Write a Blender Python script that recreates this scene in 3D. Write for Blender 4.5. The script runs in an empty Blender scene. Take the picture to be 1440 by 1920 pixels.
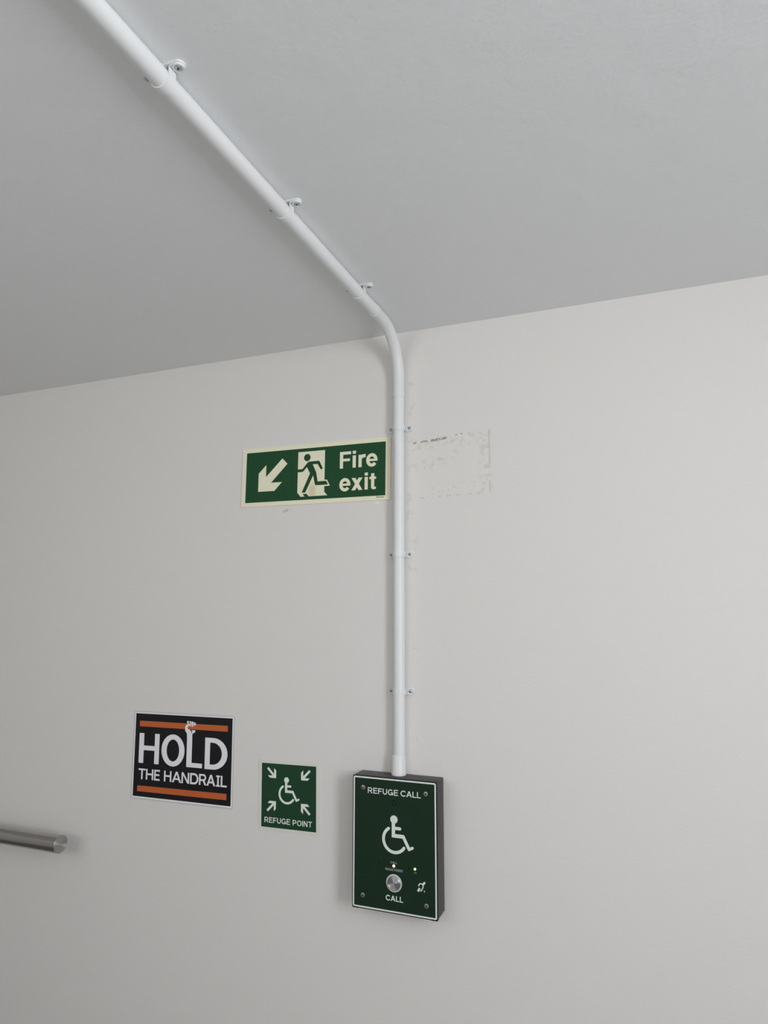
import bpy, bmesh, math
from mathutils import Vector, Matrix
from mathutils.geometry import tessellate_polygon
C = bpy.context.scene.collection
SC = bpy.context.scene
PI = math.pi

# ------------------------------------------------------------------ camera
cam_d = bpy.data.cameras.new('camera')
cam = bpy.data.objects.new('camera', cam_d)
C.objects.link(cam)
SC.camera = cam
FPX = 1267.16
cam_d.sensor_fit = 'HORIZONTAL'
cam_d.sensor_width = 36.0
cam_d.lens = 36.0 * FPX / 1440.0
cam_d.clip_start = 0.01
YAW, PITCH, ROLL = 0.37478, 0.14787, 0.00144
_f = Vector((-math.sin(YAW) * math.cos(PITCH), math.cos(YAW) * math.cos(PITCH), math.sin(PITCH)))
_r = Vector((math.cos(YAW), math.sin(YAW), 0))
_u = _r.cross(_f)
_r2 = _r * math.cos(ROLL) + _u * math.sin(ROLL)
_u2 = _u * math.cos(ROLL) - _r * math.sin(ROLL)
_m = Matrix((_r2, _u2, -_f)).transposed().to_4x4()
_m.translation = Vector((0.94617, -1.42779, 1.59982))
cam.matrix_world = _m

# ------------------------------------------------------------------ view and world
vs = SC.view_settings
vs.view_transform = 'Standard'
vs.look = 'None'
vs.gamma = 1.0
vs.use_curve_mapping = False
vs.exposure = 0.01
SC.cycles.use_denoising = True
SC.cycles.max_bounces = 8
SC.cycles.diffuse_bounces = 5
world = bpy.data.worlds.new('world')
SC.world = world
world.use_nodes = True
world.node_tree.nodes['Background'].inputs[0].default_value = (0.80, 0.88, 1.0, 1)
world.node_tree.nodes['Background'].inputs[1].default_value = 0.4

# room extents
XL, XR, YF, ZC = -2.3, 2.3, -2.4, 2.2543
# daylight entering through the two windows (name, centre, size, direction, power, colour)
LIGHTS = [
    ('daylight_side', (XR - 0.03, -1.62, 1.87), (1.35, 0.58), (-1, 0, 0), 35.0, (0.965, 0.985, 1.0)),
    ('daylight_rear', (-0.45, YF + 0.03, 1.85), (1.70, 0.60), (0, 1, 0), 8.0, (1.0, 0.965, 0.92)),
]
for nm, loc, size, d, pw, col in LIGHTS:
    l = bpy.data.lights.new(nm, 'AREA')
    l.shape = 'RECTANGLE'
    l.size, l.size_y = size
    l.energy = pw
    l.color = col
    o = bpy.data.objects.new(nm, l)
    C.objects.link(o)
    o.location = loc
    o.rotation_euler = Vector(d).to_track_quat('-Z', 'Z').to_euler()

# ------------------------------------------------------------------ materials
def nodes_of(name):
    m = bpy.data.materials.new(name)
    m.use_nodes = True
    nt = m.node_tree
    return m, nt, nt.nodes['Principled BSDF']

def N(nt, kind, **kw):
    n = nt.nodes.new(kind)
    for k, v in kw.items():
        setattr(n, k, v)
    return n

def mat(name, col, rough=0.5, metal=0.0, var=0.03, scale=60.0, bump=0.0, bscale=400.0, spec=0.5, coat=0.0,
        emit=None, estr=0.0, aniso=None, alpha=None):
    """Procedural paint, plastic or metal: base colour with a faint noise variation and an optional fine bump."""
    m, nt, b = nodes_of(name)
    tc = N(nt, 'ShaderNodeTexCoord')
    no = N(nt, 'ShaderNodeTexNoise')
    no.inputs['Scale'].default_value = scale
    no.inputs['Detail'].default_value = 4
    nt.links.new(tc.outputs['Object'], no.inputs['Vector'])
    mx = N(nt, 'ShaderNodeMix', data_type='RGBA')
    mx.inputs[6].default_value = tuple(c * (1 - var) for c in col) + (1,)
    mx.inputs[7].default_value = tuple(min(1, c * (1 + var)) for c in col) + (1,)
    nt.links.new(no.outputs['Fac'], mx.inputs[0])
    nt.links.new(mx.outputs[2], b.inputs['Base Color'])
    b.inputs['Roughness'].default_value = rough
    b.inputs['Metallic'].default_value = metal
    b.inputs['Specular IOR Level'].default_value = spec
    b.inputs['Coat Weight'].default_value = coat
    b.inputs['Coat Roughness'].default_value = 0.08
    if bump:
        n2 = N(nt, 'ShaderNodeTexNoise')
        n2.inputs['Scale'].default_value = bscale
        nt.links.new(tc.outputs['Object'], n2.inputs['Vector'])
        bp = N(nt, 'ShaderNodeBump')
        bp.inputs['Strength'].default_value = bump
        bp.inputs['Distance'].default_value = 0.001
        nt.links.new(n2.outputs['Fac'], bp.inputs['Height'])
        nt.links.new(bp.outputs['Normal'], b.inputs['Normal'])
    if emit:
        b.inputs['Emission Color'].default_value = emit + (1,)
        b.inputs['Emission Strength'].default_value = estr
    if aniso:
        b.inputs['Anisotropic'].default_value = 0.9
        b.inputs['Anisotropic Rotation'].default_value = 0.25
        tg = N(nt, 'ShaderNodeTangent', direction_type='RADIAL', axis=aniso)
        nt.links.new(tg.outputs[0], b.inputs['Tangent'])
    if alpha is not None:
        b.inputs['Alpha'].default_value = alpha
    return m

def paint_mat(name, col, col2, bump, marks=()):
    """Rolled emulsion paint; marks = (kind, x0, x1, z0, z1, colour, strength, noise scale, threshold) worn patches with a shape of their own."""
    m, nt, b = nodes_of(name)
    tc = N(nt, 'ShaderNodeTexCoord')
    big = N(nt, 'ShaderNodeTexNoise')
    big.inputs['Scale'].default_value = 1.3
    big.inputs['Detail'].default_value = 3
    nt.links.new(tc.outputs['Object'], big.inputs['Vector'])
    mx = N(nt, 'ShaderNodeMix', data_type='RGBA')
    mx.inputs[6].default_value = col + (1,)
    mx.inputs[7].default_value = col2 + (1,)
    nt.links.new(big.outputs['Fac'], mx.inputs[0])
    cur = mx.outputs[2]
    sep = N(nt, 'ShaderNodeSeparateXYZ')
    nt.links.new(tc.outputs['Object'], sep.inputs[0])

    def M(op, a, bb=None, c=None):
        n = N(nt, 'ShaderNodeMath', operation=op)
        n.use_clamp = False
        for i, v in enumerate((a, bb, c)):
            if v is None:
                continue
            if isinstance(v, (int, float)):
                n.inputs[i].default_value = v
            else:
                nt.links.new(v, n.inputs[i])
        return n.outputs[0]

    def ramp(v, lo, hi):
        n = N(nt, 'ShaderNodeMapRange')
        nt.links.new(v, n.inputs[0])
        n.inputs[1].default_value = lo
        n.inputs[2].default_value = hi
        return n.outputs[0]
    extra = None
    for (x0, x1, z0, z1, soft, colr, st, ns, th, slope) in marks:
        xx = sep.outputs[0]
        zz = M('SUBTRACT', sep.outputs[2], M('MULTIPLY', M('SUBTRACT', xx, (x0 + x1) / 2), slope))
        dx = M('SUBTRACT', M('ABSOLUTE', M('SUBTRACT', xx, (x0 + x1) / 2)), (x1 - x0) / 2)
        dz = M('SUBTRACT', M('ABSOLUTE', M('SUBTRACT', zz, (z0 + z1) / 2)), (z1 - z0) / 2)
        d = M('MAXIMUM', dx, dz)
        inside = ramp(d, soft, -soft)
        nz = N(nt, 'ShaderNodeTexNoise')
        nz.inputs['Scale'].default_value = ns
        nz.inputs['Detail'].default_value = 6
        nt.links.new(tc.outputs['Object'], nz.inputs['Vector'])
        f = M('MULTIPLY', M('MULTIPLY', inside, ramp(nz.outputs['Fac'], th, th + 0.05)), st)
        mm = N(nt, 'ShaderNodeMix', data_type='RGBA')
        mm.inputs[7].default_value = colr + (1,)
        nt.links.new(f, mm.inputs[0])
        nt.links.new(cur, mm.inputs[6])
        cur = mm.outputs[2]
        extra = f if extra is None else M('ADD', extra, f)
    nt.links.new(cur, b.inputs['Base Color'])
    b.inputs['Roughness'].default_value = 0.62
    b.inputs['Specular IOR Level'].default_value = 0.25
    n1 = N(nt, 'ShaderNodeTexNoise')
    n1.inputs['Scale'].default_value = 170
    n1.inputs['Detail'].default_value = 3
    nt.links.new(tc.outputs['Object'], n1.inputs['Vector'])
    n2 = N(nt, 'ShaderNodeTexNoise')
    n2.inputs['Scale'].default_value = 14
    n2.inputs['Detail'].default_value = 3
    nt.links.new(tc.outputs['Object'], n2.inputs['Vector'])
    h = M('ADD', M('MULTIPLY', n1.outputs['Fac'], 0.35), M('MULTIPLY', n2.outputs['Fac'], 1.2))
    if extra is not None:
        h = M('SUBTRACT', h, M('MULTIPLY', extra, 0.5))
    bp = N(nt, 'ShaderNodeBump')
    bp.inputs['Strength'].default_value = bump
    bp.inputs['Distance'].default_value = 0.002
    nt.links.new(h, bp.inputs['Height'])
    nt.links.new(bp.outputs['Normal'], b.inputs['Normal'])
    return m

GREY = (0.55, 0.53, 0.50)
WALL_MARKS = [
    # x0, x1, z0, z1, soft, colour, strength, noise scale, threshold, slope
    (0.440, 0.630, 1.858, 1.990, 0.003, (0.80, 0.79, 0.75), 0.40, 8, 0.30, 0.03),
    (0.452, 0.545, 1.9845, 1.9890, 0.0010, (0.34, 0.28, 0.21), 0.78, 110, 0.49, 0.075),
    (0.498, 0.533, 1.9845, 1.9900, 0.0010, (0.36, 0.30, 0.22), 0.80, 110, 0.40, 0.095),
    (0.545, 0.600, 1.993, 1.9965, 0.0012, (0.34, 0.29, 0.24), 0.7, 130, 0.54, 0.04),
    (0.6300, 0.6335, 1.862, 1.998, 0.0012, (0.50, 0.49, 0.48), 0.45, 25, 0.42, 0.0),
    (0.610, 0.634, 1.860, 1.998, 0.006, GREY, 0.32, 90, 0.50, 0.0),
    (0.450, 0.620, 1.968, 1.986, 0.004, GREY, 0.38, 80, 0.54, 0.05),
    (0.590, 0.634, 1.984, 1.998, 0.004, GREY, 0.35, 80, 0.50, 0.05),
    (0.466, 0.560, 1.922, 1.952, 0.008, (0.58, 0.58, 0.59), 0.42, 75, 0.53, 0.30),
    (0.500, 0.610, 1.868, 1.884, 0.006, GREY, 0.28, 85, 0.54, 0.10),
    (0.470, 0.625, 1.8555, 1.8590, 0.0012, GREY, 0.50, 80, 0.53, 0.02),
    (0.120, 0.139, 1.8420, 1.8480, 0.0015, (0.42, 0.37, 0.33), 0.7, 180, 0.48, 0.2),
    (0.360, 0.374, 1.8490, 1.8545, 0.002, (0.90, 0.89, 0.86), 0.8, 180, 0.42, 0.0),
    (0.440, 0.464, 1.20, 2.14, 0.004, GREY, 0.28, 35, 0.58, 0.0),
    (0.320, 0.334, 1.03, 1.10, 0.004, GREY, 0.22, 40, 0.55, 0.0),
]
CEIL_MARKS = []
M_WALL = paint_mat('wall_emulsion', (0.77, 0.752, 0.730), (0.795, 0.777, 0.757), 0.28, WALL_MARKS)
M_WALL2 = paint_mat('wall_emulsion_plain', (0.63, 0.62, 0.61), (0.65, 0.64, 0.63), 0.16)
M_CEIL = paint_mat('ceiling_emulsion', (0.855, 0.865, 0.875), (0.875, 0.885, 0.895), 0.50, CEIL_MARKS)
M_FLOOR = mat('floor_vinyl', (0.21, 0.21, 0.21), 0.5, var=0.15, scale=120)
M_SKIRT = mat('skirting_gloss', (0.75, 0.75, 0.74), 0.3)
M_FRAME = mat('window_frame_upvc', (0.80, 0.80, 0.80), 0.35)
M_PVC = mat('white_upvc', (0.80, 0.81, 0.82), 0.38, var=0.01, scale=30, spec=0.45)
M_PVC_D = mat('white_upvc_shadow_gap', (0.25, 0.25, 0.25), 0.7)
M_ZINC = mat('zinc_screw', (0.55, 0.62, 0.66), 0.32, metal=0.9)
M_HOLE = mat('black_hole', (0.0012, 0.0012, 0.0012), 0.9, spec=0.0)
M_DARK = mat('dark_recess', (0.02, 0.025, 0.028), 0.6)
M_HOUS = mat('housing_plastic', (0.042, 0.040, 0.044), 0.45, var=0.08, scale=300, bump=0.1, bscale=900)
M_RIM = mat('black_rim', (0.004, 0.004, 0.0045), 0.5, spec=0.12)
M_BGREEN = mat('call_panel_green', (0.0095, 0.029, 0.0145), 0.5, var=0.06, scale=90, spec=0.22)
M_BLINE = mat('call_panel_print', (0.80, 0.86, 0.82), 0.5, var=0.03)
M_BSMALL = mat('call_panel_small_print', (0.34, 0.37, 0.35), 0.5, var=0.03)
M_STEEL = mat('brushed_button_steel', (0.60, 0.60, 0.61), 0.44, metal=1.0, var=0.05, scale=200, aniso='Y')
M_SCREW = mat('panel_screw_steel', (0.40, 0.39, 0.37), 0.35, metal=0.9)
M_RING = mat('button_ring', (0.62, 0.66, 0.65), 0.45, metal=0.1)
M_RED = mat('red_lamp', (0.9, 0.3, 0.25), 0.3, emit=(1.0, 0.38, 0.34), estr=3.2)
M_GRN = mat('green_lamp', (0.5, 0.9, 0.3), 0.3, emit=(0.50, 1.0, 0.28), estr=2.2)
M_EGREEN = mat('exit_sign_green', (0.011, 0.070, 0.025), 0.5, var=0.05, scale=40, spec=0.2)
M_RGREEN = mat('refuge_sign_green', (0.014, 0.056, 0.026), 0.5, var=0.05, scale=40, spec=0.2)
M_RCREAM = mat('refuge_sign_cream', (0.82, 0.88, 0.80), 0.5, var=0.02)
M_RBOARD = mat('refuge_sign_board', (0.745, 0.76, 0.69), 0.5, var=0.02)
M_RAIL = mat('satin_rail_steel', (0.50, 0.48, 0.46), 0.18, metal=1.0, var=0.10, scale=500)
M_RAILC = mat('satin_rail_cap', (0.46, 0.46, 0.45), 0.42, metal=1.0, var=0.08, scale=500, aniso='X')
M_LAMI = mat('clear_laminate', (0.66, 0.65, 0.64), 0.15, var=0.02, spec=0.6)
M_PAPER = mat('poster_paper', (0.88, 0.88, 0.92), 0.35, var=0.02, bump=0.05, bscale=30, coat=0.3)
M_PBLACK = mat('poster_black', (0.008, 0.0085, 0.010), 0.4, var=0.15, scale=20, spec=0.3)
M_PWHITE = mat('poster_white_print', (0.88, 0.88, 0.93), 0.4, var=0.02)
M_PORNG = mat('poster_orange', (0.56, 0.125, 0.03), 0.4, var=0.06, scale=60)
M_TINY = mat('small_dark_print', (0.10, 0.14, 0.08), 0.6)

def stained_cream():
    """Photoluminescent cream with a brown damp stain in the middle of the sign."""
    m, nt, b = nodes_of('exit_sign_cream')
    tc = N(nt, 'ShaderNodeTexCoord')
    no = N(nt, 'ShaderNodeTexNoise')
    no.inputs['Scale'].default_value = 70
    no.inputs['Detail'].default_value = 5
    nt.links.new(tc.outputs['Object'], no.inputs['Vector'])
    mx = N(nt, 'ShaderNodeMix', data_type='RGBA')
    mx.inputs[6].default_value = (0.86, 0.85, 0.63, 1)
    mx.inputs[7].default_value = (0.90, 0.87, 0.68, 1)
    nt.links.new(no.outputs['Fac'], mx.inputs[0])
    mp = N(nt, 'ShaderNodeMapping')
    mp.inputs['Location'].default_value = (0.002, 0, 0.044)
    mp.inputs['Scale'].default_value = (85, 1, 48)
    mp.vector_type = 'POINT'
    mp.inputs['Location'].default_value = (0.002 * 85, 0, 0.044 * 48)
    nt.links.new(tc.outputs['Object'], mp.inputs['Vector'])
    wob = N(nt, 'ShaderNodeTexNoise')
    wob.inputs['Scale'].default_value = 110
    nt.links.new(tc.outputs['Object'], wob.inputs['Vector'])
    ln = N(nt, 'ShaderNodeVectorMath', operation='LENGTH')
    nt.links.new(mp.outputs[0], ln.inputs[0])
    ad = N(nt, 'ShaderNodeMath', operation='ADD')
    nt.links.new(ln.outputs['Value'], ad.inputs[0])
    nt.links.new(wob.outputs['Fac'], ad.inputs[1])
    rg = N(nt, 'ShaderNodeMapRange')
    rg.inputs[1].default_value = 1.55
    rg.inputs[2].default_value = 1.05
    rg.inputs[4].default_value = 0.55
    nt.links.new(ad.outputs[0], rg.inputs[0])
    m2 = N(nt, 'ShaderNodeMix', data_type='RGBA')
    m2.inputs[7].default_value = (0.68, 0.53, 0.30, 1)
    nt.links.new(rg.outputs[0], m2.inputs[0])
    nt.links.new(mx.outputs[2], m2.inputs[6])
    nt.links.new(m2.outputs[2], b.inputs['Base Color'])
    b.inputs['Roughness'].default_value = 0.5
    return m
M_ECREAM = stained_cream()

# ------------------------------------------------------------------ mesh helpers
def link(name, bm, material, parent=None, smooth=None):
    bmesh.ops.recalc_face_normals(bm, faces=bm.faces[:])
    me = bpy.data.meshes.new(name)
    bm.to_mesh(me)
    bm.free()
    me.materials.append(material)
    if smooth is not None:
        for p in me.polygons:
            p.use_smooth = True
        me.set_sharp_from_angle(angle=math.radians(smooth))
    o = bpy.data.objects.new(name, me)
    C.objects.link(o)
    if parent:
        o.parent = parent
    return o

def empty(name, loc, label, cat, group=None, rot=(0, 0, 0)):
    o = bpy.data.objects.new(name, None)
    C.objects.link(o)
    o.empty_display_size = 0.02
    o.location = loc
    o.rotation_euler = rot
    o['label'] = label
    o['category'] = cat
    if group:
        o['group'] = group
    return o

def tag(o, label, cat, group=None):
    o['label'] = label
    o['category'] = cat
    if group:
        o['group'] = group
    return o

def box(bm, lo, hi, bevel=0.0, seg=2):
    vs_ = [bm.verts.new((x, y, z)) for x in (lo[0], hi[0]) for y in (lo[1], hi[1]) for z in (lo[2], hi[2])]
    f = [(0, 1, 3, 2), (4, 6, 7, 5), (0, 4, 5, 1), (2, 3, 7, 6), (0, 2, 6, 4), (1, 5, 7, 3)]
    fs = [bm.faces.new([vs_[i] for i in q]) for q in f]
    if bevel:
        es = list({e for q in fs for e in q.edges})
        bmesh.ops.bevel(bm, geom=es, offset=bevel, segments=seg, affect='EDGES', profile=0.5)

def lathe(bm, prof, axis='Z', origin=(0, 0, 0), n=48, caps=True):
    """prof: list of (radius, distance along axis)."""
    O = Vector(origin)
    ax = {'X': (Vector((0, 1, 0)), Vector((0, 0, 1)), Vector((1, 0, 0))),
          'Y': (Vector((1, 0, 0)), Vector((0, 0, 1)), Vector((0, -1, 0))),
          'Z': (Vector((1, 0, 0)), Vector((0, 1, 0)), Vector((0, 0, 1)))}[axis]
    rings = []
    for r, h in prof:
        if r < 1e-7:
            rings.append([bm.verts.new(O + ax[2] * h)])
        else:
            rings.append([bm.verts.new(O + ax[2] * h + (ax[0] * math.cos(2 * PI * k / n) + ax[1] * math.sin(2 * PI * k / n)) * r)
                          for k in range(n)])
    for a, b in zip(rings, rings[1:]):
        for k in range(n):
            q = [a[k % len(a)], a[(k + 1) % len(a)], b[(k + 1) % len(b)], b[k % len(b)]]
            u = []
            for v in q:
                if v not in u:
                    u.append(v)
            if len(u) > 2:
                bm.faces.new(u)
    if caps:
        for r in (rings[0], rings[-1]):
            if len(r) > 2:
                bm.faces.new(r)

def sweep(bm, pts, radii, n=40, hollow=None):
    """Tube along pts lying in a plane of constant x."""
    rings = []
    for i, p in enumerate(pts):
        a = pts[max(0, i - 1)]
        b = pts[min(len(pts) - 1, i + 1)]
        t = (b - a).normalized()
        s = Vector((1, 0, 0))
        u = t.cross(s)
        rings.append([bm.verts.new(p + (s * math.cos(2 * PI * k / n) + u * math.sin(2 * PI * k / n)) * radii[i]) for k in range(n)])
    for a, b in zip(rings, rings[1:]):
        for k in range(n):
            bm.faces.new([a[k], a[(k + 1) % n], b[(k + 1) % n], b[k]])
    bm.faces.new(rings[0])
    bm.faces.new(rings[-1])

_LAYER = [0]

def prism(bm, poly, y0, y1):
    """poly in mm (x, z); solid between y0 and y1 (metres). Overlapping strokes get hair-thin different heights."""
    if y1 < y0 and abs(y1 - y0) < 0.0004:
        _LAYER[0] = (_LAYER[0] + 1) % 5
        y1 -= _LAYER[0] * 6e-6
    P = [(x / 1000, z / 1000) for x, z in poly]
    tris = tessellate_polygon([[Vector((x, z, 0)) for x, z in P]])
    A = [bm.verts.new((x, y0, z)) for x, z in P]
    B = [bm.verts.new((x, y1, z)) for x, z in P]
    for t in tris:
        for V in (A, B):
            try:
                bm.faces.new([V[i] for i in t])
            except ValueError:
                pass
    n = len(P)
    for i in range(n):
        bm.faces.new([A[i], A[(i + 1) % n], B[(i + 1) % n], B[i]])

def rrect(x0, z0, x1, z1, r, n=6):
    out = []
    for cx, cz, a0 in ((x1 - r, z1 - r, 0), (x0 + r, z1 - r, 90), (x0 + r, z0 + r, 180), (x1 - r, z0 + r, 270)):
        for k in range(n + 1):
            a = math.radians(a0 + 90 * k / n)
            out.append((cx + r * math.cos(a), cz + r * math.sin(a)))
    return out

def frame_ring(bm, outer, inner, y0, y1):
    """Solid ring between two outlines with the same number of points (mm)."""
    def V(poly, y):
        return [bm.verts.new((x / 1000, y, z / 1000)) for x, z in poly]
    a, b, c, d = V(outer, y0), V(inner, y0), V(outer, y1), V(inner, y1)
    n = len(outer)
    for i in range(n):
        j = (i + 1) % n
        bm.faces.new([a[i], a[j], b[j], b[i]])
        bm.faces.new([c[i], c[j], d[j], d[i]])
        bm.faces.new([a[i], a[j], c[j], c[i]])
        bm.faces.new([b[i], b[j], d[j], d[i]])

def ell(cx, cz, rx, rz, a0=0, a1=360, n=48):
    full = abs(a1 - a0) >= 360
    m = n if full else n + 1
    return [(cx + rx * math.cos(math.radians(a0 + (a1 - a0) * k / n)), cz + rz * math.sin(math.radians(a0 + (a1 - a0) * k / n)))
            for k in range(m)]

def stroke(pts, w, cap0='b', cap1='b'):
    """Outline polygon of an open stroked path (mm); caps b(utt) or r(ound)."""
    P = [Vector(p) for p in pts]
    L, R = [], []
    n = len(P)
    h = w / 2
    for i in range(n):
        if i == 0:
            t = (P[1] - P[0]).normalized()
            nn = Vector((-t.y, t.x)) * h
        elif i == n - 1:
            t = (P[-1] - P[-2]).normalized()
            nn = Vector((-t.y, t.x)) * h
        else:
            t1 = (P[i] - P[i - 1]).normalized()
            t2 = (P[i + 1] - P[i]).normalized()
            n1 = Vector((-t1.y, t1.x))
            n2 = Vector((-t2.y, t2.x))
            bb = (n1 + n2)
            nn = bb * (h / max(0.35, bb.dot(n1)))
        L.append(P[i] + nn)
        R.append(P[i] - nn)
    out = [tuple(v) for v in L]
    def cap(c, a, s):
        return [(c.x + h * math.cos(a + s * PI * k / 10), c.y + h * math.sin(a + s * PI * k / 10)) for k in range(1, 10)]
    if cap1 == 'r':
        t = (P[-1] - P[-2])
        out += cap(P[-1], math.atan2(t.y, t.x) + PI / 2, -1)
    out += [tuple(v) for v in reversed(R)]
    if cap0 == 'r':
        t = (P[0] - P[1])
        out += cap(P[0], math.atan2(t.y, t.x) + PI / 2, -1)
    return out

# ------------------------------------------------------------------ lettering (sans capitals drawn as strokes)
WID = dict(E=.70, F=.64, R=.80, U=.76, G=.86, C=.84, A=.90, L=.62, P=.74, O=.90, N=.78, T=.78, S=.76, D=.80, H=.78, I=0)

def glyph(ch, x, w, y, h, s, serif=False):
    """Polygons of one capital in the ink box x..x+w, y..y+h, stem s."""
    X = lambda u: x + u
    Y = lambda v: y + v
    t = s / 2
    sb = s * 0.9
    G = []
    R = lambda a, b, c, d: G.append([(X(a), Y(b)), (X(c), Y(b)), (X(c), Y(d)), (X(a), Y(d))])
    def path(p, cw=s):
        G.append(stroke([(X(a), Y(b)) for a, b in p], cw))
    def slant(a, b, c, d, hw):
        G.append([(X(a), Y(b)), (X(a + hw), Y(b)), (X(c + hw), Y(d)), (X(c), Y(d))])
    if ch in 'EFLHITPRDN' and not (ch in 'IT'):
        R(0, 0, s, h)
    if ch == 'E':
        R(s, 0, w, sb); R(s, h - sb, w, h); R(s, h * .52 - sb / 2, w * .93, h * .52 + sb / 2)
    elif ch == 'F':
        R(s, h - sb, w, h); R(s, h * .49 - sb / 2, w * .9, h * .49 + sb / 2)
    elif ch == 'L':
        R(s, 0, w, sb)
    elif ch == 'H':
        R(w - s, 0, w, h); R(s, h * .52 - sb / 2, w - s, h * .52 + sb / 2)
    elif ch == 'I':
        if serif:
            R(w / 2 - t, 0, w / 2 + t, h); R(0, 0, w, sb * .85); R(0, h - sb * .85, w, h)
        else:
            R(0, 0, s, h)
    elif ch == 'T':
        R(w / 2 - t, 0, w / 2 + t, h - sb); R(0, h - sb, w, h)
    elif ch == 'N':
        R(w - s, 0, w, h); slant(0, h, w - s * 1.15, 0, s * 1.15)
    elif ch == 'A':
        hw = s * 1.12
        slant(0, 0, w / 2 - hw / 2, h, hw); slant(w - hw, 0, w / 2 - hw / 2, h, hw)
        R(w * .2, h * .24, w * .8, h * .24 + sb * .95)
    elif ch in 'PR':
        top, bot = h - sb / 2, h * (.42 if ch == 'P' else .45)
        r = (top - bot) / 2
        cx = w * (1 if ch == 'P' else .95) - t - r * .95
        path([(s * .5, top), (cx, top)] + ell(cx, (top + bot) / 2, r * .95, r, 90, -90, 14)[1:-1] + [(cx, bot), (s * .5, bot)], sb)
        if ch == 'R':
            slant(w - s * 1.2, 0, w * .46, bot, s * 1.2)
    elif ch == 'U':
        r = w / 2 - t
        ry = r * 1.0
        path([(t, h), (t, ry + t)] + ell(w / 2, ry + t, r, ry, 180, 360, 20)[1:-1] + [(w - t, ry + t), (w - t, h)])
    elif ch == 'O':
        G.append(('ring', ell(X(w / 2), Y(h / 2), w / 2, h * .51), ell(X(w / 2), Y(h / 2), w / 2 - s, h * .51 - s * .9)))
    elif ch == 'C':
        rx = (w - 1.6 * t) / 1.79
        path(ell(t + rx, h / 2, rx, h * .51 - t, 38, 322, 36))
    elif ch == 'G':
        path(ell(w / 2, h / 2, w / 2 - t, h * .51 - t, 38, 335, 36))
        R(w - s, h * .03, w, h * .50); R(w * .54, h * .50 - sb, w, h * .50)
    elif ch == 'D':
        r = min(h / 2 - t, w - t)
        cx = w - t - r * .95
        path([(s * .5, h - sb / 2), (cx, h - sb / 2)] + ell(cx, h / 2, r * .95, h / 2 - sb / 2, 90, -90, 24)[1:-1] +
             [(cx, sb / 2), (s * .5, sb / 2)], s)
    elif ch == 'S':
        rx = w / 2 - t
        ry = (h * 1.02 - sb) / 4
        path(ell(w / 2, h * .5 + ry, rx, ry, 25, 268, 22) + ell(w / 2, h * .5 - ry, rx, ry, 88, -155, 22), sb)
    return G

def put_polys(bm, G, y0, y1):
    for g in G:
        if g and g[0] == 'ring':
            frame_ring(bm, g[1], g[2], y0, y1)
        else:
            prism(bm, g, y0, y1)

def word(bm, s, x0, x1, z0, h, stem, y0, y1, gap=.15):
    gap = gap * h
    ws = [WID[c] * h if c != 'I' else stem for c in s]
    tot = sum(ws) + gap * (len(s) - 1)
    k = (x1 - x0) / tot
    x = x0
    for c, w in zip(s, ws):
        ww = w * k if c != 'I' else stem
        put_polys(bm, glyph(c, x, ww, z0, h, stem), y0, y1)
        x += w * k + gap * k

def wheelchair(bm, ox, oz, k, y0, y1):
    """The accessible symbol, k = size factor."""
    T = lambda pts: [(ox + a * k, oz + b * k) for a, b in pts]
    G = [T(ell(0.3, 50, 8.0, 8.0))]
    G.append(T(stroke([(-0.9, 46), (-0.9, 14.9)], 7.4)))
    G.append(T(stroke([(-0.9, 33.1), (13.2, 33.1)], 6.2, 'b', 'r')))
    G.append(T(stroke([(-4.4, 18.5), (20.5, 18.5)], 7.3, 'b', 'r')))
    G.append(T(stroke([(20.8, 18.2), (33.2, -4.2)], 6.4, 'r', 'r')))
    G.append(T(stroke([(33.2, -4.4), (40.4, -0.9)], 5.4, 'r', 'r')))
    G.append(T(stroke(ell(1.9, 10.8, 24.6, 24.6, 123, 325, 60), 6.2, 'r', 'r')))
    put_polys(bm, G, y0, y1)

# ------------------------------------------------------------------ the room
def struct(name, bm, m, **kw):
    o = link(name, bm, m, **kw)
    o['kind'] = 'structure'
    return o

T = 0.15
bm = bmesh.new(); box(bm, (XL - T, 0, -T), (XR + T, T, ZC + T)); struct('wall_back', bm, M_WALL)
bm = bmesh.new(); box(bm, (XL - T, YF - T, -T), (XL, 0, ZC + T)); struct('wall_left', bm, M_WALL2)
# right wall with a window opening
def wall_with_opening(name, axis, at, out, a0, a1, o0, o1, z0, z1):
    bm = bmesh.new()
    def B(p0, p1, q0, q1):
        if axis == 'x':
            box(bm, (at, p0, q0), (at + out, p1, q1))
        else:
            box(bm, (p0, at, q0), (p1, at + out, q1))
    B(a0, o0, 0, ZC); B(o1, a1, 0, ZC); B(o0, o1, 0, z0); B(o0, o1, z1, ZC)
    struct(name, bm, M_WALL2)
WS = (-2.32, -0.92, 1.55, 2.18)     # y0, y1, z0, z1 of the side window
WR = (-1.32, 0.42, 1.52, 2.18)       # x0, x1, z0, z1 of the rear window
wall_with_opening('wall_right', 'x', XR, T, YF, 0, WS[0], WS[1], WS[2], WS[3])
wall_with_opening('wall_front', 'y', YF - T, T, XL, XR, WR[0], WR[1], WR[2], WR[3])
bm = bmesh.new(); box(bm, (XL - T, YF - T, -T), (XR + T, 0, 0)); struct('floor', bm, M_FLOOR)
bm = bmesh.new(); box(bm, (XL - T, YF - T, ZC), (XR + T, 0, ZC + T)); struct('ceiling', bm, M_CEIL)
bm = bmesh.new(); box(bm, (XL, -0.018, 0), (XR, 0, 0.10), 0.003); struct('baseboard_back', bm, M_SKIRT)

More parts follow.
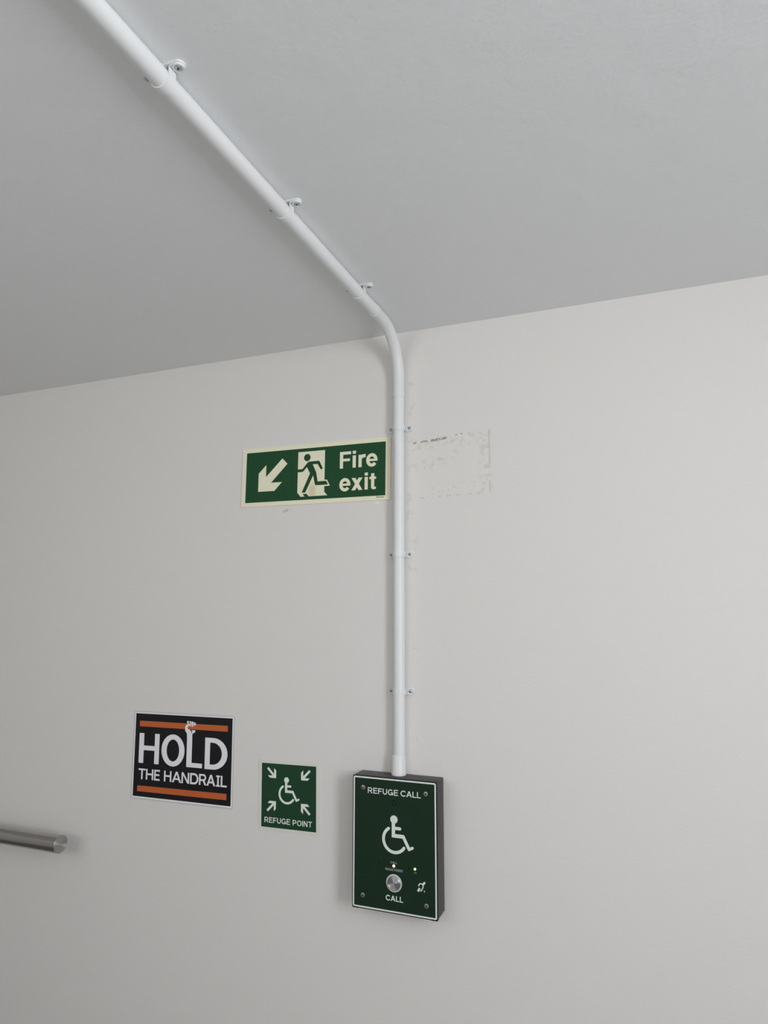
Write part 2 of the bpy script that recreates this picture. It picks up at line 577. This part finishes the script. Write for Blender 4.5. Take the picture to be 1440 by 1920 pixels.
def window(name, axis, at, a0, a1, z0, z1):
    bm = bmesh.new()
    def B(p0, p1, q0, q1):
        if axis == 'x':
            box(bm, (at, p0, q0), (at + 0.06, p1, q1), 0.004)
        else:
            box(bm, (p0, at - 0.06, q0), (p1, at, q1), 0.004)
    f = 0.06
    B(a0, a0 + f, z0, z1); B(a1 - f, a1, z0, z1); B(a0 + f, a1 - f, z0, z0 + f); B(a0 + f, a1 - f, z1 - f, z1)
    mid = (a0 + a1) / 2
    B(mid - 0.03, mid + 0.03, z0 + f, z1 - f)
    struct(name, bm, M_FRAME)
window('window_1', 'x', XR + 0.07, WS[0], WS[1], WS[2], WS[3])
window('window_2', 'y', YF - 0.07, WR[0], WR[1], WR[2], WR[3])

# ------------------------------------------------------------------ conduit run
XC, OFF, RP = 0.4263, 0.0153, 0.0124
ZCC = ZC - OFF
# pipe on the ceiling
bm = bmesh.new()
lathe(bm, [(RP, -1.85), (RP, -0.160)], 'Z')
bmesh.ops.rotate(bm, verts=bm.verts[:], cent=(0, 0, 0), matrix=Matrix.Rotation(-PI / 2, 3, 'X'))
o = link('conduit_pipe', bm, M_PVC, smooth=40)
o.location = (XC, 0, ZCC)
tag(o, 'white plastic conduit pipe running across the ceiling towards the wall', 'pipe')
# pipe on the wall
bm = bmesh.new()
lathe(bm, [(RP, 1.296), (RP, 2.096)], 'Z')
o = link('conduit_pipe', bm, M_PVC, smooth=40)
o.location = (XC, -OFF, 0)
tag(o, 'white plastic conduit pipe running straight down the wall into the call box', 'pipe')
# bend
RB = 0.105
pts, rad = [], []
RBEND = 0.0131
pts.append(Vector((0, -OFF, 2.0915))); rad.append(0.0136)
pts.append(Vector((0, -OFF, 2.100))); rad.append(0.0136)
pts.append(Vector((0, -OFF, 2.102))); rad.append(RBEND)
n = 24
for k in range(n + 1):
    a = PI / 2 * k / n
    pts.append(Vector((0, -OFF - RB + RB * math.cos(a), ZCC - RB + RB * math.sin(a)))); rad.append(RBEND)
pts.append(Vector((0, -0.154, ZCC))); rad.append(RBEND)
pts.append(Vector((0, -0.156, ZCC))); rad.append(0.0136)
pts.append(Vector((0, -0.1665, ZCC))); rad.append(0.0136)
bm = bmesh.new()
sweep(bm, pts, rad)
o = link('conduit_bend', bm, M_PVC, smooth=40)
o.location = (XC, 0, 0)
tag(o, 'white curved conduit bend joining the ceiling pipe to the wall pipe', 'pipe bend')
# adaptor on the box
bm = bmesh.new()
lathe(bm, [(0.0155, 1.2588), (0.0160, 1.2600), (0.0160, 1.2645), (0.0153, 1.2665), (0.0147, 1.2680), (0.0146, 1.2950), (0.0138, 1.2985), (RP + .0003, 1.2995)], 'Z')
o = link('conduit_adaptor', bm, M_PVC, smooth=35)
o.location = (XC - 0.0006, -OFF - 0.001, 0)
tag(o, 'white collar fitting where the wall pipe enters the top of the call box', 'pipe fitting')

def make_clip(loc, rot, label, group):
    e = empty('conduit_clip', loc, label, 'pipe clip', group, rot)
    bm = bmesh.new()
    prism(bm, rrect(-30.5, -7.5, 30.5, 7.5, 7.4, 10), 0.0, -0.0028)
    link('clip_base', bm, M_PVC, e, smooth=35)
    # strap: arch over the pipe, legs and rounded tabs with a lip round each screw
    bm = bmesh.new()
    ri, ro, hw = RP + 0.0001, RP + 0.0015, 0.0062
    prof_o, prof_i = [], []
    for k in range(25):
        a = PI * k / 24
        prof_o.append((ro * math.cos(a), -(OFF + ro * math.sin(a))))
        prof_i.append((ri * math.cos(a), -(OFF + ri * math.sin(a))))
    prof_o = [(ro, -0.0052)] + prof_o + [(-ro, -0.0052)]
    prof_i = [(ri, -0.0030)] + prof_i + [(-ri, -0.0030)]
    rows = []
    for z in (-hw, hw):
        rows.append([[bm.verts.new((x, y, z)) for x, y in prof_o], [bm.verts.new((x, y, z)) for x, y in prof_i]])
    for i in range(len(prof_o) - 1):
        for j in (0, 1):
            a, b = rows[0][j], rows[1][j]
            bm.faces.new([a[i], a[i + 1], b[i + 1], b[i]])
        for r in rows:
            bm.faces.new([r[0][i], r[0][i + 1], r[1][i + 1], r[1][i]])
    for sx in (1, -1):
        tab = [(sx * 13.2, -6.2), (sx * 22.3, -7.2)] + [(sx * (22.3 + 7.6 * math.sin(math.radians(a))), -7.2 * math.cos(math.radians(a))) for a in range(15, 180, 15)] + [(sx * 22.3, 7.2), (sx * 13.2, 6.2)]
        prism(bm, tab, -0.0029, -0.0046)
        o_ = ell(sx * 22.3, 0, 7.4, 7.1, 0, 360, 36)
        i_ = ell(sx * 22.3, 0, 5.0, 5.0, 0, 360, 36)
        frame_ring(bm, o_, i_, -0.0045, -0.0060)
    link('strap', bm, M_PVC, e, smooth=35)
    for sx in (1, -1):
        bm = bmesh.new()
        lathe(bm, [(0.0037, 0.0046), (0.0037, 0.0054), (0.0031, 0.0061), (0.0018, 0.0065), (0, 0.0066)], 'Y', (sx * 0.0220, 0, 0), 24, caps=False)
        s = link('screw', bm, M_ZINC, e, smooth=50)
        bm = bmesh.new()
        box(bm, (sx * 0.0220 - 0.0021, -0.00672, -0.00055), (sx * 0.0220 + 0.0021, -0.0060, 0.00055))
        box(bm, (sx * 0.0220 - 0.00055, -0.00671, -0.0021), (sx * 0.0220 + 0.00055, -0.0060, 0.0021))
        link('cross_recess', bm, M_DARK, s)
    return e
g = 'clips holding the ceiling conduit'
RX = (PI / 2, 0, 0)
make_clip((XC, -0.8420, ZC), RX, 'white clip on the ceiling pipe nearest the camera, largest of the clips', g)
make_clip((XC, -0.5480, ZC), RX, 'white clip on the ceiling pipe, middle of the three ceiling clips', g)
make_clip((XC, -0.2480, ZC), RX, 'white clip on the ceiling pipe closest to the curved bend', g)
g = 'clips holding the wall conduit'
make_clip((XC, 0, 2.0185), (0, 0, 0), 'white clip on the wall pipe just above the corner of the fire exit sign', g)
make_clip((XC, 0, 1.7285), (0, 0, 0), 'white clip on the wall pipe a little below the fire exit sign', g)
make_clip((XC, 0, 1.4310), (0, 0, 0), 'white clip on the wall pipe lowest down, nearest the call box', g)

# ------------------------------------------------------------------ fire exit sign
def sign_empty(name, x, z, deg, label, cat):
    return empty(name, (x, 0, z), label, cat, rot=(0, -math.radians(deg), 0))

ex = sign_empty('fire_exit_sign', 0.2012, 1.9319, -0.5, 'green and cream fire exit sign with a running man beside the wall pipe', 'sign')
bm = bmesh.new()
prism(bm, rrect(-200.3, -74.0, 200.3, 74.0, 1.5, 3), -0.0002, -0.0026)
link('backing_board', bm, M_ECREAM, ex)
Y1, Y2, Y3 = -0.0026, -0.0028, -0.0030
bm = bmesh.new()
prism(bm, [(-188, -63.5), (188, -63.5), (188, 63.5), (-188, 63.5)], Y1, Y2)
link('green_field', bm, M_EGREEN, ex)
bm = bmesh.new()
prism(bm, [(-151.6, -37.0), (-151.6, 9.0), (-130.5, 29.6), (-130.5, -1.0), (-85.3, 43.2), (-70.8, 28.9), (-115.4, -15.9), (-84.6, -15.9), (-105.4, -37.0)], Y2, Y3)
link('arrow', bm, M_ECREAM, ex)
bm = bmesh.new()
prism(bm, [(-41.2, 55.2), (31.4, 55.2), (31.4, -17.7), (38.1, -17.5), (46.1, -32.9), (31.4, -32.9), (31.4, -46.6), (40.1, -55.6), (-10.0, -55.6),
           (-15.9, -48.9), (-26.9, -48.9), (-21.0, -55.6), (-32.2, -55.6), (-41.2, -45.2)], Y2, Y3)
link('doorway_symbol', bm, M_ECREAM, ex)
bm = bmesh.new()
prism(bm, [(-41.25, 12.4), (-29.7, 12.4), (-28.0, 13.3), (-15.4, 27.2), (-13.4, 28.8), (-10.5, 29.8), (15.3, 30.1), (17.3, 28.7), (24.9, 13.7), (25.7, 11.4), (25.0, 9.1),
           (22.6, 8.2), (20.2, 9.7), (12.2, 22.5), (-1.0, 22.5), (9.1, 1.7), (13.2, -20.4), (36.2, -20.4), (41.0, -29.6), (10.5, -29.7),
           (7.7, -29.2), (6.1, -27.6), (0.8, -4.7), (-19.3, -45.9), (-29.4, -45.9), (-7.7, 0.6), (-16.7, 16.6), (-25.1, 7.6), (-27.3, 6.0),
           (-29.9, 5.3), (-41.25, 5.3)], Y3, -0.0031)
prism(bm, ell(-16.3, 40.1, 8.9, 8.9), Y3, -0.0031)
link('running_man_symbol', bm, M_EGREEN, ex)
bm = bmesh.new()
def E_low(cx, cz):
    """lower-case e, ink box about 28.5 x 32"""
    rx, rz, w = 14.3, 15.9, 7.8
    put_polys(bm, [stroke(ell(cx, cz, rx - w / 2, rz - w / 2 + .2, 0, 322, 44), w)], Y2, Y3)
    prism(bm, [(cx - 9, cz - 2.6), (cx + rx, cz - 2.6), (cx + rx, cz + .4), (cx + rx - w, cz + 2.6), (cx - 9, cz + 2.6)], Y2, Y3)
def rc(a, b, c, d):
    prism(bm, [(a, b), (c, b), (c, d), (a, d)], Y2, Y3)
rc(71.2, 6.6, 79.7, 46.9); rc(79.7, 39.7, 100.2, 46.9); rc(79.7, 23.5, 97.6, 29.8)
rc(104.5, 40.1, 112.8, 47.4); rc(104.5, 6.7, 112.8, 36.2)
rc(119.6, 6.7, 127.9, 36.4)
prism(bm, stroke([(123.5, 24.0), (124.6, 28.5), (127.5, 31.6), (131.5, 33.3), (137.6, 33.7)], 8.0), Y2, Y3)
E_low(153.6, 21.9)
E_low(85.4, -32.9)
prism(bm, [(102.6, -18.1), (112.4, -18.1), (130.6, -47.6), (120.6, -47.6)], Y2, Y3)
prism(bm, [(120.6, -18.1), (130.5, -18.1), (112.2, -47.6), (102.3, -47.6)], Y2, Y3)
rc(136.0, -14.5, 144.1, -7.3); rc(136.0, -47.5, 144.1, -17.6)
rc(152.3, -42.0, 160.3, -9.9); rc(148.0, -23.6, 164.8, -18.1)
prism(bm, [(152.3, -42.0), (160.3, -42.0), (161.5, -42.0), (164.7, -41.7), (164.4, -47.4), (158.4, -48.0), (154.6, -46.9), (152.7, -44.6)], Y2, Y3)
link('lettering', bm, M_ECREAM, ex)

def tiny_text(body, size, x, z, y, parent, name, m):
    cu = bpy.data.curves.new(name, 'FONT')
    cu.body = body
    cu.size = size
    cu.extrude = 0.00005
    cu.offset = size * 0.02
    to = bpy.data.objects.new(name + '_src', cu)
    C.objects.link(to)
    dg = bpy.context.evaluated_depsgraph_get()
    me = bpy.data.meshes.new_from_object(to.evaluated_get(dg))
    bpy.data.objects.remove(to)
    me.transform(Matrix.Rotation(PI / 2, 4, 'X'))
    me.transform(Matrix.Translation((x, y, z)))
    me.materials.clear()
    me.materials.append(m)
    o = bpy.data.objects.new(name, me)
    C.objects.link(o)
    o.parent = parent
    return o
tiny_text('\u00a9Everlux', 0.0052, 0.1655, -0.0684, -0.00266, ex, 'maker_mark', M_TINY)

# ------------------------------------------------------------------ hold the handrail poster
po = sign_empty('handrail_poster', -0.1478, 1.2468, 0.58, 'laminated black poster with orange bars reading hold the handrail', 'poster')
bm = bmesh.new()
prism(bm, rrect(-151.5, -107.0, 150.5, 106.0, 4, 4), -0.0001, -0.0006)
link('laminate_edge', bm, M_LAMI, po)
bm = bmesh.new()
prism(bm, [(-147.8, -104.0), (147.2, -103.5), (147.2, 103.3), (-147.8, 103.3)], -0.0006, -0.0008)
link('paper_sheet', bm, M_PAPER, po)
bm = bmesh.new()
prism(bm, [(-144.5, -100), (144.5, -100), (144.5, 100), (-144.5, 100)], -0.0008, -0.0009)
link('black_field', bm, M_PBLACK, po)
A1, A2 = -0.0009, -0.00105
bm = bmesh.new()
prism(bm, [(-131.6, 68.5), (131.8, 68.7), (131.8, 82.3), (-131.6, 82.2)], A1, A2)
link('orange_bar', bm, M_PORNG, po)
bm = bmesh.new()
prism(bm, [(-131.4, -88.0), (132.6, -87.2), (132.6, -73.0), (-131.4, -74.2)], A1, A2)
link('orange_bar', bm, M_PORNG, po)
bm = bmesh.new()
def rp_(a, b, c, d, r=1.3):
    prism(bm, rrect(a, b, c, d, r, 3), A1, A2)
rp_(-130.9, -20.0, -116.2, 52.4); rp_(-82.6, -20.0, -68.4, 52.6); rp_(-118, 11.4, -81, 22.6, .3)
frame_ring(bm, ell(-26.6, 16.0, 34.7, 38.0, n=64), ell(-26.6, 15.9, 18.8, 26.0, n=64), A1, A2)
rp_(14.6, -20.2, 29.9, 50.0); rp_(15.5, -20.2, 60.8, -9.6)
def dcurve(x0, z0, x1, z1, k, n=40):
    h = (z1 - z0) / 2
    cx = x0 + (x1 - x0) * k
    return [(x0, z0), (cx, z0)] + ell(cx, (z0 + z1) / 2, x1 - cx, h, -90, 90, n)[1:-1] + [(cx, z1), (x0, z1)]
frame_ring(bm, dcurve(68.0, -21.0, 132.6, 52.0, .36), dcurve(82.6, -9.6, 116.6, 41.0, .22), A1, A2)
for c, x0, x1 in [('T', -129.2, -107.6), ('H', -106.0, -83.3), ('E', -80.5, -63.5), ('H', -50.5, -28.2), ('A', -26.2, 1.0), ('N', 2.0, 24.8),
                  ('D', 27.4, 51.4), ('R', 53.4, 75.0), ('A', 75.2, 100.2), ('I', 102.2, 113.6), ('L', 115.6, 132.6)]:
    put_polys(bm, glyph(c, x0, x1 - x0, -58.6, 25.4, 4.5, serif=True), A1, A2)
link('lettering', bm, M_PWHITE, po)
A3 = -0.0012
bm = bmesh.new()
prism(bm, [(19.4, 82.4), (13.4, 79.9), (9.1, 77.0), (7.9, 72.0), (8.1, 65.0), (13.9, 58.2), (14.6, 46.4), (29.9, 46.4), (29.6, 56.8), (31.2, 59.4),
           (37.6, 62.4), (38.5, 67.2), (27.3, 67.2), (28.8, 62.6), (28.4, 60.2), (26.8, 60.4), (25.5, 64.4), (22.0, 67.7), (15.9, 69.6),
           (14.5, 72.3), (17.2, 75.3), (20.1, 78.2), (21.2, 80.8)], A2, A3)
prism(bm, [(13.4, 88.1), (18.3, 88.3), (18.6, 85.2), (17.2, 83.2), (13.9, 81.8), (13.0, 82.6)], A2, A3)
prism(bm, [(20.9, 88.2), (24.9, 87.9), (25.1, 82.7), (24.2, 76.3), (22.5, 74.7), (21.2, 76.2), (21.9, 82.5), (20.1, 86.0)], A2, A3)
prism(bm, [(26.5, 87.3), (32.0, 87.3), (31.9, 83.0), (31.3, 76.2), (29.1, 74.6), (26.8, 76.1), (26.3, 82.8)], A2, A3)
prism(bm, [(33.8, 85.3), (37.9, 85.5), (39.1, 82.4), (38.5, 79.2), (36.1, 77.5), (33.7, 79.3), (32.7, 82.0)], A2, A3)
link('raised_hand_symbol', bm, M_PWHITE, po)

# ------------------------------------------------------------------ refuge point sign
rp = sign_empty('refuge_point_sign', 0.1522, 1.1848, 0.9, 'square green and cream refuge point sign with four arrows', 'sign')
bm = bmesh.new()
prism(bm, rrect(-78.2, -76.6, 78.0, 78.2, 1.5, 3), -0.0002, -0.0014)
link('backing_board', bm, M_RBOARD, rp)
Z1, Z2, Z3 = -0.0014, -0.0016, -0.0018
bm = bmesh.new()
prism(bm, [(-70.5, -70), (70.5, -70), (70.5, 70), (-70.5, 70)], Z1, Z2)
link('green_field', bm, M_RGREEN, rp)
base_arrow = [(-53.0, 61.8), (-37.8, 47.0), (-37.8, 59.9), (-32.4, 54.8), (-32.4, 38.2), (-49.0, 38.2), (-54.0, 43.4), (-41.6, 43.4), (-56.6, 58.2)]
acx, acz = 0.0, 12.9
for sx, sz in ((1, 1), (-1, 1), (1, -1), (-1, -1)):
    bm = bmesh.new()
    prism(bm, [(acx + sx * (a - acx), acz + sz * (b - acz)) for a, b in base_arrow], Z2, Z3)
    link('arrow', bm, M_RCREAM, rp)
bm = bmesh.new()
wheelchair(bm, -5.3, -3.5, 0.785, Z2, Z3)
link('wheelchair_symbol', bm, M_RCREAM, rp)
bm = bmesh.new()
word(bm, 'REFUGE', -61.9, 4.9, -60.0, 11.8, 2.0, Z2, Z3)
word(bm, 'POINT', 11.6, 60.6, -60.4, 11.8, 2.0, Z2, Z3)
link('lettering', bm, M_RCREAM, rp)

# ------------------------------------------------------------------ refuge call box
BXC, BZC = (0.33455 + 0.51957) / 2, (0.9976 + 1.2585) / 2
bd = 0.0503
cb = empty('refuge_call_unit', (BXC, 0, BZC), 'dark wall box with green front panel, wheelchair symbol and round steel call button', 'call box')
hx, hz = 0.0925, 0.1305
bm = bmesh.new()
box(bm, (-hx, -bd + 0.0035, -hz + 0.0008), (hx, -0.0002, hz), 0.0016, 2)
link('housing', bm, M_HOUS, cb, smooth=40)
for sx in (1, -1):
    bm = bmesh.new()
    box(bm, (min(sx * (hx - 0.001), sx * (hx - 0.014)), -bd + 0.0012, -hz - 0.0014), (max(sx * (hx - 0.001), sx * (hx - 0.014)), -bd + 0.012, -hz + 0.0012), 0.0005)
    link('corner_foot', bm, M_RIM, cb)
for sx in (1, -1):
    bm = bmesh.new()
    out = []
    o_ = ell(sx * 40, 0, 11.4, 11.4, 20, 160, 20)
    i_ = ell(sx * 40, 0, 10.2, 10.2, 20, 160, 20)
    for a, b in zip(range(20), range(1, 21)):
        vs_ = [bm.verts.new((p[0] / 1000, -0.0235 + p[1] / 1000, hz + 0.00015)) for p in (o_[a], o_[b], i_[b], i_[a])]
        bm.faces.new(vs_)
    link('knockout', bm, M_DARK, cb)
bm = bmesh.new()
prism(bm, rrect(-92.6, -130.6, 92.6, 130.6, 2.6, 5), -bd + 0.0036, -bd)
link('front_plate', bm, M_RIM, cb, smooth=30)
F0, F1, F2 = -bd, -bd - 0.00015, -bd - 0.0003
bm = bmesh.new()
prism(bm, rrect(-88.2, -125.9, 88.2, 126.2, 1.2, 3), F0, F1)
link('green_panel', bm, M_BGREEN, cb)
bm = bmesh.new()
frame_ring(bm, rrect(-90.9, -128.7, 91.2, 129.2, 3.2, 5), rrect(-88.0, -125.7, 88.2, 126.2, 1.2, 5), F0, F2)
link('border_line', bm, M_BLINE, cb)
bm = bmesh.new()
wheelchair(bm, 0, 0, 1.0, F1, F2)
link('wheelchair_symbol', bm, M_BLINE, cb)
bm = bmesh.new()
word(bm, 'REFUGE', -58.3, 9.3, 96.9, 11.5, 1.95, F1, F2)
word(bm, 'CALL', 15.0, 58.9, 96.9, 11.5, 1.95, F1, F2, .11)
link('title_lettering', bm, M_BLINE, cb)
bm = bmesh.new()
word(bm, 'CALL', -17.7, 19.9, -107.1, 10.4, 1.95, F1, F2, .11)
link('button_lettering', bm, M_BLINE, cb)
bm = bmesh.new()
word(bm, 'CALL', -7.4, 7.2, -35.5, 4.0, 0.8, F1, F2)
word(bm, 'REGISTERED', -18.5, 19.0, -49.7, 4.4, 0.85, F1, F2)
link('small_lettering', bm, M_BSMALL, cb)
bm = bmesh.new()
word(bm, 'ON', 43.4, 49.1, -48.3, 2.2, 0.45, F1, F2)
link('power_lettering', bm, M_BSMALL, cb)
bm = bmesh.new()
put_polys(bm, [stroke([(53.4, -70.6), (54.3, -67.6), (56.6, -65.9), (59.6, -66.0), (61.8, -67.6), (62.7, -70.0), (62.3, -72.8), (60.6, -75.6), (59.6, -78.2), (57.2, -79.6)], 2.0, 'r', 'r'),
               stroke([(65.6, -63.4), (62.6, -67.0)], 4.0, 'r', 'b'),
               stroke([(55.6, -74.6), (52.4, -79.6)], 4.2, 'b', 'r'),
               [(63.4, -78.3), (67.0, -78.3), (67.0, -79.0), (65.7, -79.0), (65.7, -81.3), (64.8, -81.3), (64.8, -79.0), (63.4, -79.0)]], F1, F2)
link('hearing_loop_symbol', bm, M_BLINE, cb)
bm = bmesh.new()
for k in range(5):
    a = math.radians(90 + 72 * k)
    put_polys(bm, [ell(0.3 + 4.6 * math.cos(a), 81.8 + 4.6 * math.sin(a), 1.15, 1.15, n=16)], F1, F1 - 0.00008)
link('speaker_holes', bm, M_HOLE, cb)
for x, z in ((-32.3, -40.0), (32.4, -40.3)):
    bm = bmesh.new()
    prism(bm, ell(x, z, 1.25, 1.25, n=20), F1, F1 - 0.00008)
    link('microphone_hole', bm, M_HOLE, cb)
for x, z in ((-69, 107.0), (69.4, 106.3), (-68.6, -105.0), (69.3, -106.3)):
    bm = bmesh.new()
    lathe(bm, [(0.0046, -F1 - 0.0002), (0.0046, -F1 + 0.0003), (0.0041, -F1 + 0.0006), (0.0019, -F1 + 0.0007)], 'Y', (x / 1000, 0, z / 1000), 28, caps=True)
    s = link('panel_screw', bm, M_SCREW, cb, smooth=40)
    bm = bmesh.new()
    prism(bm, ell(x, z, 1.7, 1.7, n=6), F1 - 0.0006, F1 - 0.00082)
    link('hex_socket', bm, M_DARK, s)
# push button
bz = -0.0727
bt = empty('call_button', (0.0005, F1, bz), '', '', None)
del bt['label'], bt['category']
bt.parent = cb
bm = bmesh.new()
lathe(bm, [(0.0171, -0.0002), (0.0172, 0.0006), (0.0168, 0.0009), (0.0146, 0.0010), (0.0142, 0.0004)], 'Y', n=56, caps=True)
link('button_ring', bm, M_RING, bt, smooth=35)
bm = bmesh.new()
lathe(bm, [(0.0144, 0.0004), (0.0143, 0.0014), (0.0134, 0.0026), (0.0120, 0.0032), (0.0116, 0.0028), (0.0115, 0.0020), (0.0113, 0.0018), (0.0060, 0.0024), (0, 0.0030)], 'Y', n=56, caps=False)
link('button_cap', bm, M_STEEL, bt, smooth=25)
for nm, x, z, r, m in (('red_lamp', 0.0, -0.0399, 0.0028, M_RED), ('green_lamp', 0.0456, -0.0401, 0.0024, M_GRN)):
    bm = bmesh.new()
    lathe(bm, [(r, -0.0001), (r, 0.0005), (r * .85, 0.0013), (r * .5, 0.0019), (0, 0.0021)], 'Y', (x, F1, z), 24, caps=False)
    o = link(nm, bm, m, cb, smooth=60)
    o['label'] = 'lit red indicator lamp' if 'red' in nm else 'lit green indicator lamp'

# ------------------------------------------------------------------ handrail
RY, RZ, RR = -0.070, 1.0325, 0.0212
XE = -0.4455
hr = empty('handrail', (XE, RY, RZ), 'brushed stainless steel round handrail ending below the handrail poster', 'handrail')
bm = bmesh.new()
lathe(bm, [(RR, -1.80), (RR, -0.0012)], 'X', n=64)
link('rail_tube', bm, M_RAIL, hr, smooth=40)
bm = bmesh.new()
lathe(bm, [(RR, -0.0010), (RR, -0.0004), (RR - 0.0006, 0.0), (0.010, 0.0), (0, 0.0)], 'X', n=64, caps=False)
link('end_cap', bm, M_RAILC, hr, smooth=30)
for bx in (-0.45, -1.45):
    bm = bmesh.new()
    lathe(bm, [(0.035, -0.0700), (0.035, -0.0660), (0.033, -0.0650), (0.0, -0.0650)], 'Y', (bx, 0, -0.045), 40, caps=True)
    sweep(bm, [Vector((bx, 0.066, -0.045)), Vector((bx, 0.030, -0.045)), Vector((bx, 0.012, -0.042)), Vector((bx, 0.003, -0.034)), Vector((bx, 0.0, -0.019))], [0.0065] * 5, 20)
    link('bracket', bm, M_RAIL, hr, smooth=40)
